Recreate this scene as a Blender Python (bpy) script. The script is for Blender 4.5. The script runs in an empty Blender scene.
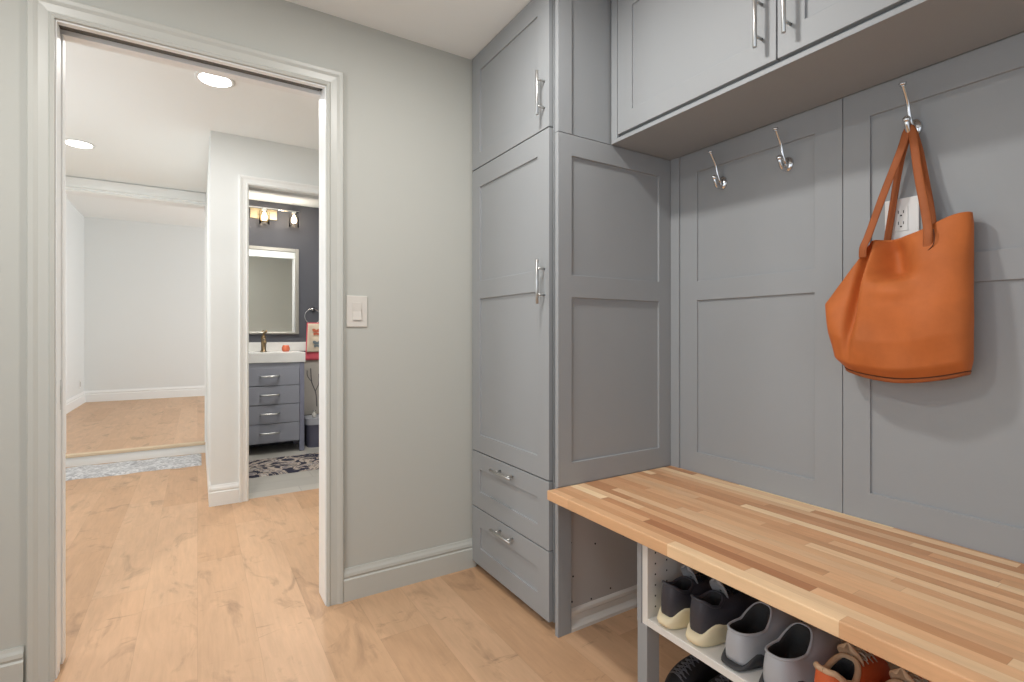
import bpy, bmesh, math, random
from mathutils import Vector, Matrix
random.seed(7)
PI = math.pi
sc = bpy.context.scene
C = sc.collection
def V(*a): return Vector(a)

# ------------------------------------------------------------------ materials
def newmat(name):
    m = bpy.data.materials.new(name); m.use_nodes = True
    nt = m.node_tree; b = nt.nodes['Principled BSDF']
    return m, nt, b
def N(nt, t, **kw):
    n = nt.nodes.new(t)
    for k, v in kw.items(): setattr(n, k, v)
    return n
def lin(c):
    return tuple(((x/255)/12.92 if x/255 <= .04045 else ((x/255+.055)/1.055)**2.4) for x in c) + (1,)
def simple(name, col, rough=.5, metal=0, bump=0, bscale=60, var=0, vscale=8, spec=.5, coat=0):
    """one-colour surface with fine grain in the bump and a slight mottling in the colour"""
    m, nt, b = newmat(name)
    b.inputs['Base Color'].default_value = lin(col) if max(col) > 1 else tuple(col)+(1,)
    b.inputs['Roughness'].default_value = rough; b.inputs['Metallic'].default_value = metal
    b.inputs['Specular IOR Level'].default_value = spec
    if coat: b.inputs['Coat Weight'].default_value = coat
    tc = N(nt, 'ShaderNodeTexCoord')
    if bump:
        no = N(nt, 'ShaderNodeTexNoise'); no.inputs['Scale'].default_value = bscale; no.inputs['Detail'].default_value = 4
        bp = N(nt, 'ShaderNodeBump'); bp.inputs['Strength'].default_value = bump; bp.inputs['Distance'].default_value = .004
        nt.links.new(tc.outputs['Object'], no.inputs['Vector']); nt.links.new(no.outputs['Fac'], bp.inputs['Height'])
        nt.links.new(bp.outputs['Normal'], b.inputs['Normal'])
    if var:
        no = N(nt, 'ShaderNodeTexNoise'); no.inputs['Scale'].default_value = vscale; no.inputs['Detail'].default_value = 5
        mx = N(nt, 'ShaderNodeMix', data_type='RGBA')
        base = b.inputs['Base Color'].default_value[:]
        mx.inputs[6].default_value = tuple(max(0, c*(1-var)) for c in base[:3])+(1,)
        mx.inputs[7].default_value = tuple(min(1, c*(1+var)) for c in base[:3])+(1,)
        nt.links.new(tc.outputs['Object'], no.inputs['Vector']); nt.links.new(no.outputs['Fac'], mx.inputs[0])
        nt.links.new(mx.outputs[2], b.inputs['Base Color'])
    return m
def emit(name, col, s):
    m, nt, b = newmat(name)
    b.inputs['Base Color'].default_value = (*col, 1)
    b.inputs['Emission Color'].default_value = (*col, 1); b.inputs['Emission Strength'].default_value = s
    return m

def wood_boards(name, width, length, cols, grain=1.0, seam=.0, seamcol=.6, rough=.4, knots=0, swap=False, jitter=.4, cracks=0, xoff=0.0):
    """boards laid along y: every board gets its own tone from cols, grain streaks along its length"""
    m, nt, b = newmat(name); L = nt.links
    geo = N(nt, 'ShaderNodeNewGeometry'); sep = N(nt, 'ShaderNodeSeparateXYZ'); L.new(geo.outputs['Position'], sep.inputs[0])
    def M(op, a, c=None, c2=None):
        n = N(nt, 'ShaderNodeMath', operation=op)
        for i, v in enumerate((a, c, c2)):
            if v is None: continue
            if isinstance(v, (int, float)): n.inputs[i].default_value = v
            else: L.new(v, n.inputs[i])
        return n.outputs[0]
    X, Y = (sep.outputs[1], sep.outputs[0]) if swap else (sep.outputs[0], sep.outputs[1])
    xr = M('DIVIDE', M('ADD', X, xoff), width); row = M('FLOOR', xr)
    def WN(v, dim='1D', w=None):
        n = N(nt, 'ShaderNodeTexWhiteNoise', noise_dimensions=dim)
        if dim == '1D': L.new(v, n.inputs['W'])
        else: L.new(v, n.inputs['Vector'])
        return n.outputs['Value']
    r1 = WN(row); r2 = WN(M('ADD', row, 57.3))
    ln = M('MULTIPLY_ADD', r2, length*jitter, length)
    yr = M('ADD', M('DIVIDE', Y, ln), M('MULTIPLY', r1, 13.7)); cell = M('FLOOR', yr)
    cb = N(nt, 'ShaderNodeCombineXYZ'); L.new(row, cb.inputs[0]); L.new(cell, cb.inputs[1])
    rnd = WN(cb.outputs[0], '3D')
    ramp = N(nt, 'ShaderNodeValToRGB'); ramp.color_ramp.interpolation = 'LINEAR'
    els = ramp.color_ramp.elements
    while len(els) < len(cols): els.new(.5)
    for i, c in enumerate(cols):
        els[i].position = i/(len(cols)-1); els[i].color = lin(c)
    L.new(rnd, ramp.inputs[0])
    # grain coordinates, shifted per board
    gc = N(nt, 'ShaderNodeCombineXYZ')
    L.new(M('MULTIPLY_ADD', rnd, 31.0, M('MULTIPLY', X, 1.0)), gc.inputs[0])
    L.new(M('MULTIPLY_ADD', rnd, 17.0, M('MULTIPLY', Y, .09)), gc.inputs[1])
    L.new(sep.outputs[2], gc.inputs[2])
    g1 = N(nt, 'ShaderNodeTexNoise'); g1.inputs['Scale'].default_value = 55; g1.inputs['Detail'].default_value = 6; g1.inputs['Roughness'].default_value = .65; g1.inputs['Distortion'].default_value = .6
    L.new(gc.outputs[0], g1.inputs['Vector'])
    # broad cathedral figure
    gc2 = N(nt, 'ShaderNodeCombineXYZ')
    L.new(M('MULTIPLY_ADD', rnd, 31.0, X), gc2.inputs[0]); L.new(M('MULTIPLY_ADD', rnd, 17.0, M('MULTIPLY', Y, .28)), gc2.inputs[1])
    g2 = N(nt, 'ShaderNodeTexNoise'); g2.inputs['Scale'].default_value = 9; g2.inputs['Detail'].default_value = 3; g2.inputs['Distortion'].default_value = 1.4
    L.new(gc2.outputs[0], g2.inputs['Vector'])
    gs = M('ADD', M('MULTIPLY', M('SUBTRACT', g1.outputs[0], .5), .55*grain), M('MULTIPLY', M('SUBTRACT', g2.outputs[0], .5), .5*grain))
    val = M('ADD', 1.0, gs)
    if knots:
        kc = N(nt, 'ShaderNodeCombineXYZ')
        L.new(M('MULTIPLY_ADD', rnd, 5.0, X), kc.inputs[0]); L.new(M('MULTIPLY_ADD', rnd, 9.0, M('MULTIPLY', Y, .45)), kc.inputs[1])
        k = N(nt, 'ShaderNodeTexNoise'); k.inputs['Scale'].default_value = 7.5; k.inputs['Detail'].default_value = 5; k.inputs['Roughness'].default_value = .6; k.inputs['Distortion'].default_value = .9
        L.new(kc.outputs[0], k.inputs['Vector'])
        mr = N(nt, 'ShaderNodeMapRange'); mr.inputs[1].default_value = .56; mr.inputs[2].default_value = .74
        L.new(k.outputs[0], mr.inputs[0])
        val = M('SUBTRACT', val, M('MULTIPLY', mr.outputs[0], knots))
    if cracks:
        # short dark checks lying across the boards
        cc = N(nt, 'ShaderNodeCombineXYZ')
        L.new(M('MULTIPLY_ADD', rnd, 3.0, M('MULTIPLY', X, .9)), cc.inputs[0]); L.new(M('MULTIPLY_ADD', rnd, 7.0, M('MULTIPLY', Y, 3.2)), cc.inputs[1])
        k2 = N(nt, 'ShaderNodeTexNoise'); k2.inputs['Scale'].default_value = 5.0; k2.inputs['Detail'].default_value = 6; k2.inputs['Roughness'].default_value = .7; k2.inputs['Distortion'].default_value = .8
        L.new(cc.outputs[0], k2.inputs['Vector'])
        mr2 = N(nt, 'ShaderNodeMapRange'); mr2.inputs[1].default_value = .61; mr2.inputs[2].default_value = .70
        L.new(k2.outputs[0], mr2.inputs[0])
        val = M('SUBTRACT', val, M('MULTIPLY', mr2.outputs[0], cracks))
    if seam:
        fx = M('FRACT', xr); fy = M('FRACT', yr)
        ex = M('LESS_THAN', M('MINIMUM', fx, M('SUBTRACT', 1.0, fx)), seam/width)
        ey = M('LESS_THAN', M('MINIMUM', fy, M('SUBTRACT', 1.0, fy)), seam/length)
        e = M('MAXIMUM', ex, ey)
        val = M('MULTIPLY', val, M('SUBTRACT', 1.0, M('MULTIPLY', e, 1-seamcol)))
    mul = N(nt, 'ShaderNodeVectorMath', operation='SCALE'); L.new(ramp.outputs[0], mul.inputs[0]); L.new(val, mul.inputs['Scale'])
    L.new(mul.outputs[0], b.inputs['Base Color'])
    b.inputs['Roughness'].default_value = rough; b.inputs['Specular IOR Level'].default_value = .35
    bp = N(nt, 'ShaderNodeBump'); bp.inputs['Strength'].default_value = .08; bp.inputs['Distance'].default_value = .002
    L.new(g1.outputs[0], bp.inputs['Height']); L.new(bp.outputs[0], b.inputs['Normal'])
    return m

M_wall = simple('wall_paint', (188, 189, 182), .7, bump=.05, bscale=350)
M_wall_lit = simple('wall_paint_lit', (228, 231, 230), .7, bump=.05, bscale=350)  # mudroom wall paint again, made lighter for the bright hall light
M_ceil = simple('ceiling_paint', (244, 247, 246), .85, bump=.05, bscale=250)
M_trim = simple('trim_enamel', (192, 193, 186), .35, bump=.02, bscale=40)
M_wtrim_lit = simple('white_lit_trim', (240, 242, 241), .35, bump=.02, bscale=40)  # white parts, and the trim whitened where the hall light falls
M_cab = simple('grey_cabinet_lacquer', (155, 158, 160), .5, spec=.35, bump=.03, bscale=120, var=.03, vscale=3)
M_cabin = simple('grey_melamine', (186, 184, 182), .5, bump=.03, bscale=200)
M_white = simple('white_melamine', (226, 224, 218), .4, bump=.02, bscale=200)
M_steel = simple('brushed_steel', (200, 200, 198), .3, 1, bump=.05, bscale=200)
M_nick = simple('polished_nickel', (225, 225, 225), .12, 1)
M_brass = simple('bronze_faucet', (140, 120, 92), .3, 1)
M_dark = simple('dark_gap', (30, 29, 28), .8)
M_hole = simple('screw_black', (20, 20, 22), .7)
M_plate = simple('switch_plastic', (214, 210, 202), .35)
M_wplate = simple('outlet_plastic', (232, 232, 230), .35)
M_floor = wood_boards('laminate_floor', .19, 1.25, [(200, 161, 126), (206, 169, 135), (194, 155, 120), (203, 165, 130)], grain=.6, seam=.0008, seamcol=.86, rough=.42, knots=.36, cracks=.30)
M_bench = wood_boards('butcher_block', .034, .42, [(168, 112, 74), (214, 162, 118), (230, 184, 140), (198, 142, 100), (248, 218, 176), (220, 172, 128), (178, 122, 82)], grain=.6, seam=.0004, seamcol=.8, rough=.38, jitter=.7, xoff=.0125)
M_nose = simple('oak_nosing', (216, 194, 164), .45, bump=.1, bscale=30, var=.08)
M_tile = wood_boards('grey_tile', .2, .9, [(178, 174, 166), (194, 190, 182), (168, 165, 158)], grain=.25, seam=.003, seamcol=.85, rough=.4, swap=True)
M_char = simple('charcoal_wall', (84, 85, 92), .6, bump=.05, bscale=300)
M_van = simple('slate_vanity', (150, 153, 164), .4, bump=.03, bscale=80)
M_vleg = simple('slate_vanity_leg', (132, 134, 152), .4, bump=.03, bscale=80)
M_marble = simple('marble', (232, 231, 228), .25, var=.06, vscale=6)
M_led = emit('lamp_diffuser', (1, .97, .92), 9)
M_bulb = emit('warm_bulb', (1, .80, .55), 16)

def glass_mat():
    m, nt, b = newmat('clear_glass')
    b.inputs['Base Color'].default_value = (1, .98, .95, 1); b.inputs['Roughness'].default_value = .02
    b.inputs['Transmission Weight'].default_value = 1; b.inputs['IOR'].default_value = 1.08
    return m
M_glass = glass_mat()
M_mirror = simple('mirror_silver', (235, 236, 234), .02, 1)

# ------------------------------------------------------------------ mesh helpers
def box(bm, x0, x1, y0, y1, z0, z1):
    x0, x1 = min(x0, x1), max(x0, x1); y0, y1 = min(y0, y1), max(y0, y1); z0, z1 = min(z0, z1), max(z0, z1)
    v = [bm.verts.new(p) for p in ((x0,y0,z0),(x1,y0,z0),(x1,y1,z0),(x0,y1,z0),(x0,y0,z1),(x1,y0,z1),(x1,y1,z1),(x0,y1,z1))]
    for f in ((0,3,2,1),(4,5,6,7),(0,1,5,4),(1,2,6,5),(2,3,7,6),(3,0,4,7)): bm.faces.new([v[i] for i in f])
def grid_surface(bm, rows, closed=True, cap0=False, cap1=False, flip=False):
    vs = [[bm.verts.new(p) for p in r] for r in rows]
    n = len(rows[0])
    for a in range(len(rows)-1):
        for i in range(n if closed else n-1):
            j = (i+1) % n
            f = [vs[a][i], vs[a][j], vs[a+1][j], vs[a+1][i]]
            if flip: f.reverse()
            try: bm.faces.new(f)
            except ValueError: pass
    if cap0:
        f = list(vs[0]); 
        if not flip: f.reverse()
        bm.faces.new(f)
    if cap1:
        f = list(vs[-1])
        if flip: f.reverse()
        bm.faces.new(f)
    return vs
def tube(bm, pts, r, n=12, cap=True, flat=None):
    """sweep a round (or flat = (width, thickness, width direction)) section along points; r one radius or a list"""
    pts = [Vector(p) for p in pts]; rows = []
    up = Vector((0, 0, 1)); prev = None
    for k, p in enumerate(pts):
        t = (pts[min(k+1, len(pts)-1)] - pts[max(k-1, 0)]).normalized()
        if flat: a = (flat[2] - t*flat[2].dot(t)).normalized()
        elif prev is not None: a = (prev - t*prev.dot(t)).normalized()
        else:
            a = up - t*up.dot(t)
            if a.length < .1: a = Vector((1, 0, 0)) - t*t.x
            a.normalize()
        prev = a; c = t.cross(a)
        rr = r[k] if isinstance(r, (list, tuple)) else r
        if flat: rows.append([p + a*math.cos(2*PI*i/n)*flat[0] + c*math.sin(2*PI*i/n)*flat[1] for i in range(n)])
        else: rows.append([p + a*math.cos(2*PI*i/n)*rr + c*math.sin(2*PI*i/n)*rr for i in range(n)])
    grid_surface(bm, rows, True, cap, cap)
def smooth_path(pts, k=6):
    """Catmull-Rom through points"""
    P = [Vector(p) for p in pts]; P = [P[0]*2-P[1]] + P + [P[-1]*2-P[-2]]; out = []
    for i in range(1, len(P)-2):
        for j in range(k):
            t = j/k
            out.append(.5*((2*P[i]) + (P[i+1]-P[i-1])*t + (2*P[i-1]-5*P[i]+4*P[i+1]-P[i+2])*t*t + (3*P[i]-P[i-1]-3*P[i+1]+P[i+2])*t**3))
    out.append(P[-2]); return out
def lathe(bm, prof, c, axis='z', n=24, a=1, b=1):
    """profile of (radius, height) turned about an axis through c"""
    rows = []
    for r, h in prof:
        row = []
        for i in range(n):
            u, w = math.cos(2*PI*i/n)*max(r, 1e-4)*a, math.sin(2*PI*i/n)*max(r, 1e-4)*b
            row.append(Vector(c) + (V(u, w, h) if axis == 'z' else V(h, u, w) if axis == 'x' else V(u, h, w)))
        rows.append(row)
    grid_surface(bm, rows, True, True, True)
def prism(bm, poly, d0, d1, fn):
    """polygon (a,b) list extruded from d0 to d1; fn(a,b,d) -> xyz"""
    lo = [bm.verts.new(fn(a, b, d0)) for a, b in poly]; hi = [bm.verts.new(fn(a, b, d1)) for a, b in poly]
    n = len(poly)
    for i in range(n): bm.faces.new((lo[i], lo[(i+1) % n], hi[(i+1) % n], hi[i]))
    bm.faces.new(lo[::-1]); bm.faces.new(hi)
def shaker(bm, fn, xs, zs, t, rec, cells):
    """framed door: front face pushed in by rec in the given (column, row) cells; fn(u, z, depth) -> xyz, depth 0 = front"""
    nx, nz = len(xs)-1, len(zs)-1
    D = lambda i, j: rec if (i, j) in cells else 0
    q = lambda pts: bm.faces.new([bm.verts.new(fn(*p)) for p in pts])
    for i in range(nx):
        for j in range(nz):
            d = D(i, j); q([(xs[i],zs[j],d),(xs[i+1],zs[j],d),(xs[i+1],zs[j+1],d),(xs[i],zs[j+1],d)])
            if i+1 < nx and D(i+1, j) != d: x = xs[i+1]; q([(x,zs[j],d),(x,zs[j],D(i+1,j)),(x,zs[j+1],D(i+1,j)),(x,zs[j+1],d)])
            if j+1 < nz and D(i, j+1) != d: z = zs[j+1]; q([(xs[i],z,d),(xs[i+1],z,d),(xs[i+1],z,D(i,j+1)),(xs[i],z,D(i,j+1))])
    for i in range(nx):
        q([(xs[i],zs[0],0),(xs[i],zs[0],t),(xs[i+1],zs[0],t),(xs[i+1],zs[0],0)]); q([(xs[i],zs[-1],0),(xs[i+1],zs[-1],0),(xs[i+1],zs[-1],t),(xs[i],zs[-1],t)])
        for j in range(nz): q([(xs[i],zs[j],t),(xs[i],zs[j+1],t),(xs[i+1],zs[j+1],t),(xs[i+1],zs[j],t)])
    for j in range(nz):
        q([(xs[0],zs[j],0),(xs[0],zs[j+1],0),(xs[0],zs[j+1],t),(xs[0],zs[j],t)]); q([(xs[-1],zs[j],0),(xs[-1],zs[j],t),(xs[-1],zs[j+1],t),(xs[-1],zs[j+1],0)])
    bmesh.ops.remove_doubles(bm, verts=bm.verts, dist=1e-5)

WL = {}
def obj(name, bm, m, parent=None, bevel=0, smooth=False, sub=0, solid=0, local=False, segs=2):
    bmesh.ops.recalc_face_normals(bm, faces=bm.faces)
    me = bpy.data.meshes.new(name)
    o = bpy.data.objects.new(name, me); C.objects.link(o)
    if local:
        base = V(0, 0, 0)
        if parent: o.parent = parent
    elif parent:
        base = WL[parent.name]; o.parent = parent
    else:
        xs = [v.co for v in bm.verts]
        base = V(sum(c.x for c in xs)/len(xs), sum(c.y for c in xs)/len(xs), min(c.z for c in xs)); o.location = base
    WL[o.name] = base
    bmesh.ops.translate(bm, verts=bm.verts, vec=-base)
    bm.to_mesh(me); bm.free()
    for mm in (m if isinstance(m, (list, tuple)) else [m]): me.materials.append(mm)
    if smooth:
        for p in me.polygons: p.use_smooth = True
    if solid: s = o.modifiers.new('solid', 'SOLIDIFY'); s.thickness = solid; s.offset = 0
    if bevel:
        bv = o.modifiers.new('bevel', 'BEVEL'); bv.width = bevel; bv.segments = segs; bv.limit_method = 'ANGLE'; bv.angle_limit = math.radians(40)
    if sub: s = o.modifiers.new('sub', 'SUBSURF'); s.levels = sub; s.render_levels = sub
    return o
def thing(name, label, cat, loc, rz=0, group=None, kind=None):
    o = bpy.data.objects.new(name, None); C.objects.link(o); o.location = loc; o.rotation_euler = (0, 0, rz)
    o.empty_display_size = .05
    if label: o['label'] = label
    if cat: o['category'] = cat
    if group: o['group'] = group
    if kind: o['kind'] = kind
    WL[o.name] = Vector(loc); return o
def tag(o, label, cat, group=None, kind=None):
    o['label'] = label; o['category'] = cat
    if group: o['group'] = group
    if kind: o['kind'] = kind
    return o
def struct(name, boxes, m, bevel=0):
    bm = bmesh.new()
    for b in boxes: box(bm, *b)
    o = obj(name, bm, m, bevel=bevel); o['kind'] = 'structure'; return o
def B(*boxes):
    bm = bmesh.new()
    for b in boxes: box(bm, *b)
    return bm

# ------------------------------------------------------------------ key planes (metres)
YD, YD2 = 2.18, 2.305         # wall with the pocket doorway
XB = 1.735                    # front of the panelling behind the bench
YS = 1.496                    # cover panel on the side of the tall cabinet
CEIL = 2.44
YH = 3.83                     # hall wall with the bathroom doorway
YF = 5.57                     # end of the hall, opening to the raised room
YBB = 5.60                    # bathroom back wall

# ------------------------------------------------------------------ setting
struct('floor', [(-1.75, 2.1, -1.9, 3.86, -.1, 0), (-1.75, .12, 3.86, 5.58, -.1, 0)], M_floor)
struct('floor', [(.12, 2.1, 3.86, 5.75, -.1, 0)], M_tile)
struct('floor', [(-1.7, 2.9, 5.625, 10.0, -.05, .1)], M_floor)
struct('trim_1', [(-1.7, .12, 5.573, 5.592, 0, .078)], M_wtrim_lit, .002)           # riser
struct('trim_2', [(-1.7, .12, 5.56, 5.63, .078, .103)], M_nose, .004)           # nosing
struct('ceiling', [(-1.75, 2.1, -1.9, 5.7, CEIL, 2.55)], M_ceil)
struct('ceiling', [(-1.7, 2.9, 5.57, 10.0, 2.86, 2.95)], M_ceil)
# wall with the doorway, with a pocket on the left for the sliding door
struct('wall_north', [(-1.75, -.50, YD, YD2, 0, CEIL), (-.50, -.406, YD, YD+.04, 0, 2.17), (-.50, -.406, YD2-.04, YD2, 0, 2.17), (.465, 2.1, YD, YD2, 0, CEIL), (-.50, .465, YD, YD2, 2.17, CEIL)], M_wall)
struct('wall_east', [(1.752, 1.9, -1.9, YD, 0, CEIL)], M_wall)
# west wall and south wall each have a made-up window behind the camera for fill light
struct('wall_west', [(-1.75, -1.62, -1.9, -1.2, 0, CEIL), (-1.75, -1.62, 1.3, YD, 0, CEIL), (-1.75, -1.62, -1.2, 1.3, 0, .5), (-1.75, -1.62, -1.2, 1.3, 2.15, CEIL)], M_wall)
struct('wall_south', [(-1.75, -1.0, -1.9, -1.78, 0, CEIL), (1.2, 1.9, -1.9, -1.78, 0, CEIL), (-1.0, 1.2, -1.9, -1.78, 0, .6), (-1.0, 1.2, -1.9, -1.78, 2.15, CEIL)], M_wall)
# hall
struct('wall_hall_left', [(-1.75, -1.62, YD2, 2.75, 0, CEIL), (-1.75, -1.62, 3.8, YF, 0, CEIL), (-1.75, -1.62, 2.75, 3.8, 0, .95), (-1.75, -1.62, 2.75, 3.8, 2.15, CEIL)], M_wall_lit)
struct('wall_hall_end', [(-1.75, -.975, YF, 5.69, 0, CEIL), (-.975, .069, YF, 5.69, 2.33, CEIL)], M_wall_lit)
struct('wall_bathroom_left', [(.069, .19, 3.95, 5.69, 0, CEIL)], M_wall_lit)
struct('wall_bathroom_front', [(.072, .277, YH, 3.95, 0, CEIL), (1.09, 2.1, YH, 3.95, 0, CEIL), (.277, 1.09, YH, 3.95, 2.135, CEIL)], M_wall_lit)
struct('wall_hall_right', [(1.98, 2.1, YD2, YH, 0, CEIL)], M_wall_lit)
struct('wall_bathroom_back', [(.19, 2.1, YBB, 5.70, 0, CEIL)], M_char)
struct('wall_bathroom_right', [(1.85, 1.98, 3.95, YBB, 0, CEIL)], M_char)
struct('wall_far_back', [(-1.7, 2.9, 9.75, 9.9, 0, 2.86)], M_wall_lit)
struct('wall_far_left', [(-1.7, -1.43, 5.69, 9.75, 0, 2.86)], M_wall_lit)
struct('wall_far_right', [(2.75, 2.9, 5.69, 6.4, 0, 2.86), (2.75, 2.9, 8.6, 9.75, 0, 2.86), (2.75, 2.9, 6.4, 8.6, 0, .9), (2.75, 2.9, 6.4, 8.6, 2.4, 2.86)], M_wall_lit)
struct('wall_far_front', [(.19, 2.9, 5.70, 5.80, .1, 2.86), (-1.7, .19, 5.69, 5.80, 2.44, 2.86), (.072, .19, 5.69, 5.8, .1, 2.44)], M_wall_lit)

def base_profile(h=.133, t=.016):
    return [(0, 0), (t, 0), (t, h*.66), (t*.62, h*.70), (t*.62, h*.735), (t*.9, h*.77), (t*.78, h*.86), (t*.45, h*.93), (t*.3, h), (0, h)]
def baseboard(name, fn, d0, d1, m, h=.133, z0=0):
    bm = bmesh.new(); prism(bm, [(a, b+z0) for a, b in base_profile(h)], d0, d1, fn)
    o = obj(name, bm, m); o['kind'] = 'structure'; return o
baseboard('baseboard_north', lambda a, b, d: (d, YD-a, b), .518, 1.14, M_trim)
baseboard('baseboard_north', lambda a, b, d: (d, YD-a, b), -1.6, -.466, M_trim)
baseboard('baseboard_west', lambda a, b, d: (-1.62+a, d, b), -1.78, YD, M_trim)
baseboard('baseboard_south', lambda a, b, d: (d, -1.78+a, b), -1.62, 1.75, M_trim)
baseboard('baseboard_hall', lambda a, b, d: (d, YH-a, b), .062, .233, M_wtrim_lit)
baseboard('baseboard_hall', lambda a, b, d: (.072-a*.6, d, b), YH-.014, YF, M_wtrim_lit)
baseboard('baseboard_far_back', lambda a, b, d: (d, 9.75-a, b), -1.43, 2.75, M_wtrim_lit, .17, .1)
baseboard('baseboard_far_left', lambda a, b, d: (-1.43+a, d, b), 5.7, 9.75, M_wtrim_lit, .17, .1)

def casing(bm, fn, x0, x1, top, w=.066):
    """moulded door casing around x0..x1 on both sides and over the top; fn(x, z, out)"""
    prof = [(0, .0), (0, .012), (.010, .016), (.016, .012), (w*.6, .014), (w*.76, .019), (w-.004, .021), (w, .017), (w, 0)]
    rows = []
    for d, o in prof:
        rows.append([(x0-d, 0, o), (x0-d, top+d, o), (x1+d, top+d, o), (x1+d, 0, o)])
    vs = [[bm.verts.new(fn(*p)) for p in r] for r in rows]
    for a in range(len(vs)-1):
        for i in range(3): bm.faces.new((vs[a][i], vs[a+1][i], vs[a+1][i+1], vs[a][i+1]))
    for i in (0, 3): bm.faces.new([v[i] for v in vs])
# pocket doorway: split jamb on the left, slot in the header
d1 = thing('door_1', None, None, (0.03, YD, 0), kind='structure')
X0, X1, TOP = -.388, .447, 2.135
bm = bmesh.new(); casing(bm, lambda x, z, o: (x, YD-o, z), X0-.004, X1+.004, TOP+.006); obj('casing', bm, M_trim, d1, smooth=False)
bm = bmesh.new(); casing(bm, lambda x, z, o: (x, YD2+o, z), X0-.006, X1+.006, TOP+.006); obj('casing', bm, M_wtrim_lit, d1)
ys0, ys1 = YD+.042, YD+.084
obj('jamb', B((X0-.018, X0, YD-.002, ys0, 0, TOP)), M_wtrim_lit, d1, .001)
obj('jamb', B((X0-.018, X0, ys1, YD2+.002, 0, TOP)), M_wtrim_lit, d1, .001)
obj('jamb', B((X1, X1+.018, YD-.002, YD2+.002, 0, TOP+.018)), M_wtrim_lit, d1, .001)
obj('header', B((X0-.018, X1, YD-.002, YD+.022, TOP, TOP+.018)), M_wtrim_lit, d1, .001)
obj('header', B((X0-.018, X1, YD+.080, YD2+.002, TOP-.002, TOP+.018)), M_wtrim_lit, d1, .001)
obj('track', B((X0-.1, X1-.01, YD+.0225, YD+.0795, TOP+.014, TOP+.03)), simple('track_alloy', (120, 118, 114), .5, .6), d1)
dp = obj('door_panel', B((X0-.11, X0-.004, ys0+.004, ys1-.004, .01, TOP-.01)), M_wtrim_lit, d1, .002)
bm = B((X0-.0042, X0-.0022, ys0+.010, ys1-.010, .865, .965)); box(bm, X0-.0035, X0-.0012, ys0+.016, ys1-.016, .885, .945)
obj('edge_pull', bm, M_steel, dp)
# bathroom doorway
d2 = thing('door_2', None, None, (.69, YH, 0), kind='structure')
bm = bmesh.new(); casing(bm, lambda x, z, o: (x, YH-o, z), .290, 1.084, 2.121, .056); obj('casing', bm, M_wtrim_lit, d2)
obj('jamb', B((.275, .293, YH-.002, YH+.045, 0, 2.118)), M_wtrim_lit, d2); obj('jamb', B((.275, .293, YH+.085, 3.952, 0, 2.118)), M_wtrim_lit, d2)
obj('jamb', B((1.08, 1.092, YH-.002, 3.952, 0, 2.118)), M_wtrim_lit, d2)
obj('header', B((.275, 1.09, YH-.002, YH+.045, 2.118, 2.135)), M_wtrim_lit, d2); obj('header', B((.275, 1.09, YH+.085, 3.952, 2.11, 2.135)), M_wtrim_lit, d2)
obj('track', B((.3, 1.08, YH+.047, YH+.083, 2.13, 2.14)), M_dark, d2)
# opening to the raised room
d3 = thing('door_3', None, None, (-.45, YF, 0), kind='structure')
bm = bmesh.new()
prof = [(0, .0), (0, .010), (.012, .022), (.022, .012), (.034, .024), (.045, .010), (.06, .012), (.10, .012), (.118, .022), (.122, .0)]
rows = [[(-.955-d, YF-o, 0), (-.955-d, YF-o, 2.315+d), (.068, YF-o, 2.315+d)] for d, o in prof]
vs = [[bm.verts.new(p) for p in r] for r in rows]
for a in range(len(vs)-1):
    for i in range(2): bm.faces.new((vs[a][i], vs[a+1][i], vs[a+1][i+1], vs[a][i+1]))
obj('casing', bm, M_wtrim_lit, d3)
obj('jamb', B((-.975, -.955, YF, 5.70, .1, 2.33)), M_wtrim_lit, d3); obj('jamb', B((.058, .076, YF+.0, 5.70, .1, 2.33)), M_wtrim_lit, d3)
obj('header', B((-.975, .07, YF, 5.70, 2.315, 2.332)), M_wtrim_lit, d3)
# windows out of view; the west and south ones are made up for fill
for nm, bxs in (('fill_window_1', [(-1.74, -1.66, -1.2, -1.15, .5, 2.15), (-1.74, -1.66, 1.25, 1.3, .5, 2.15), (-1.74, -1.66, -1.15, 1.25, .5, .55), (-1.74, -1.66, -1.15, 1.25, 2.1, 2.15), (-1.72, -1.68, .03, .07, .55, 2.1)]),
                ('window_4', [(-1.74, -1.66, 2.75, 2.79, .95, 2.15), (-1.74, -1.66, 3.76, 3.8, .95, 2.15), (-1.74, -1.66, 2.79, 3.76, .95, .99), (-1.74, -1.66, 2.79, 3.76, 2.11, 2.15)]),
                ('fill_window_2', [(-1.0, -.95, -1.88, -1.8, .6, 2.15), (1.15, 1.2, -1.88, -1.8, .6, 2.15), (-.95, 1.15, -1.88, -1.8, .6, .65), (-.95, 1.15, -1.88, -1.8, 2.1, 2.15), (.08, .12, -1.86, -1.82, .65, 2.1)]),
                ('window_3', [(2.78, 2.86, 6.4, 6.45, .9, 2.4), (2.78, 2.86, 8.55, 8.6, .9, 2.4), (2.78, 2.86, 6.45, 8.55, .9, .95), (2.78, 2.86, 6.45, 8.55, 2.35, 2.4)])):
    struct(nm, bxs, M_wtrim_lit)

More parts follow.
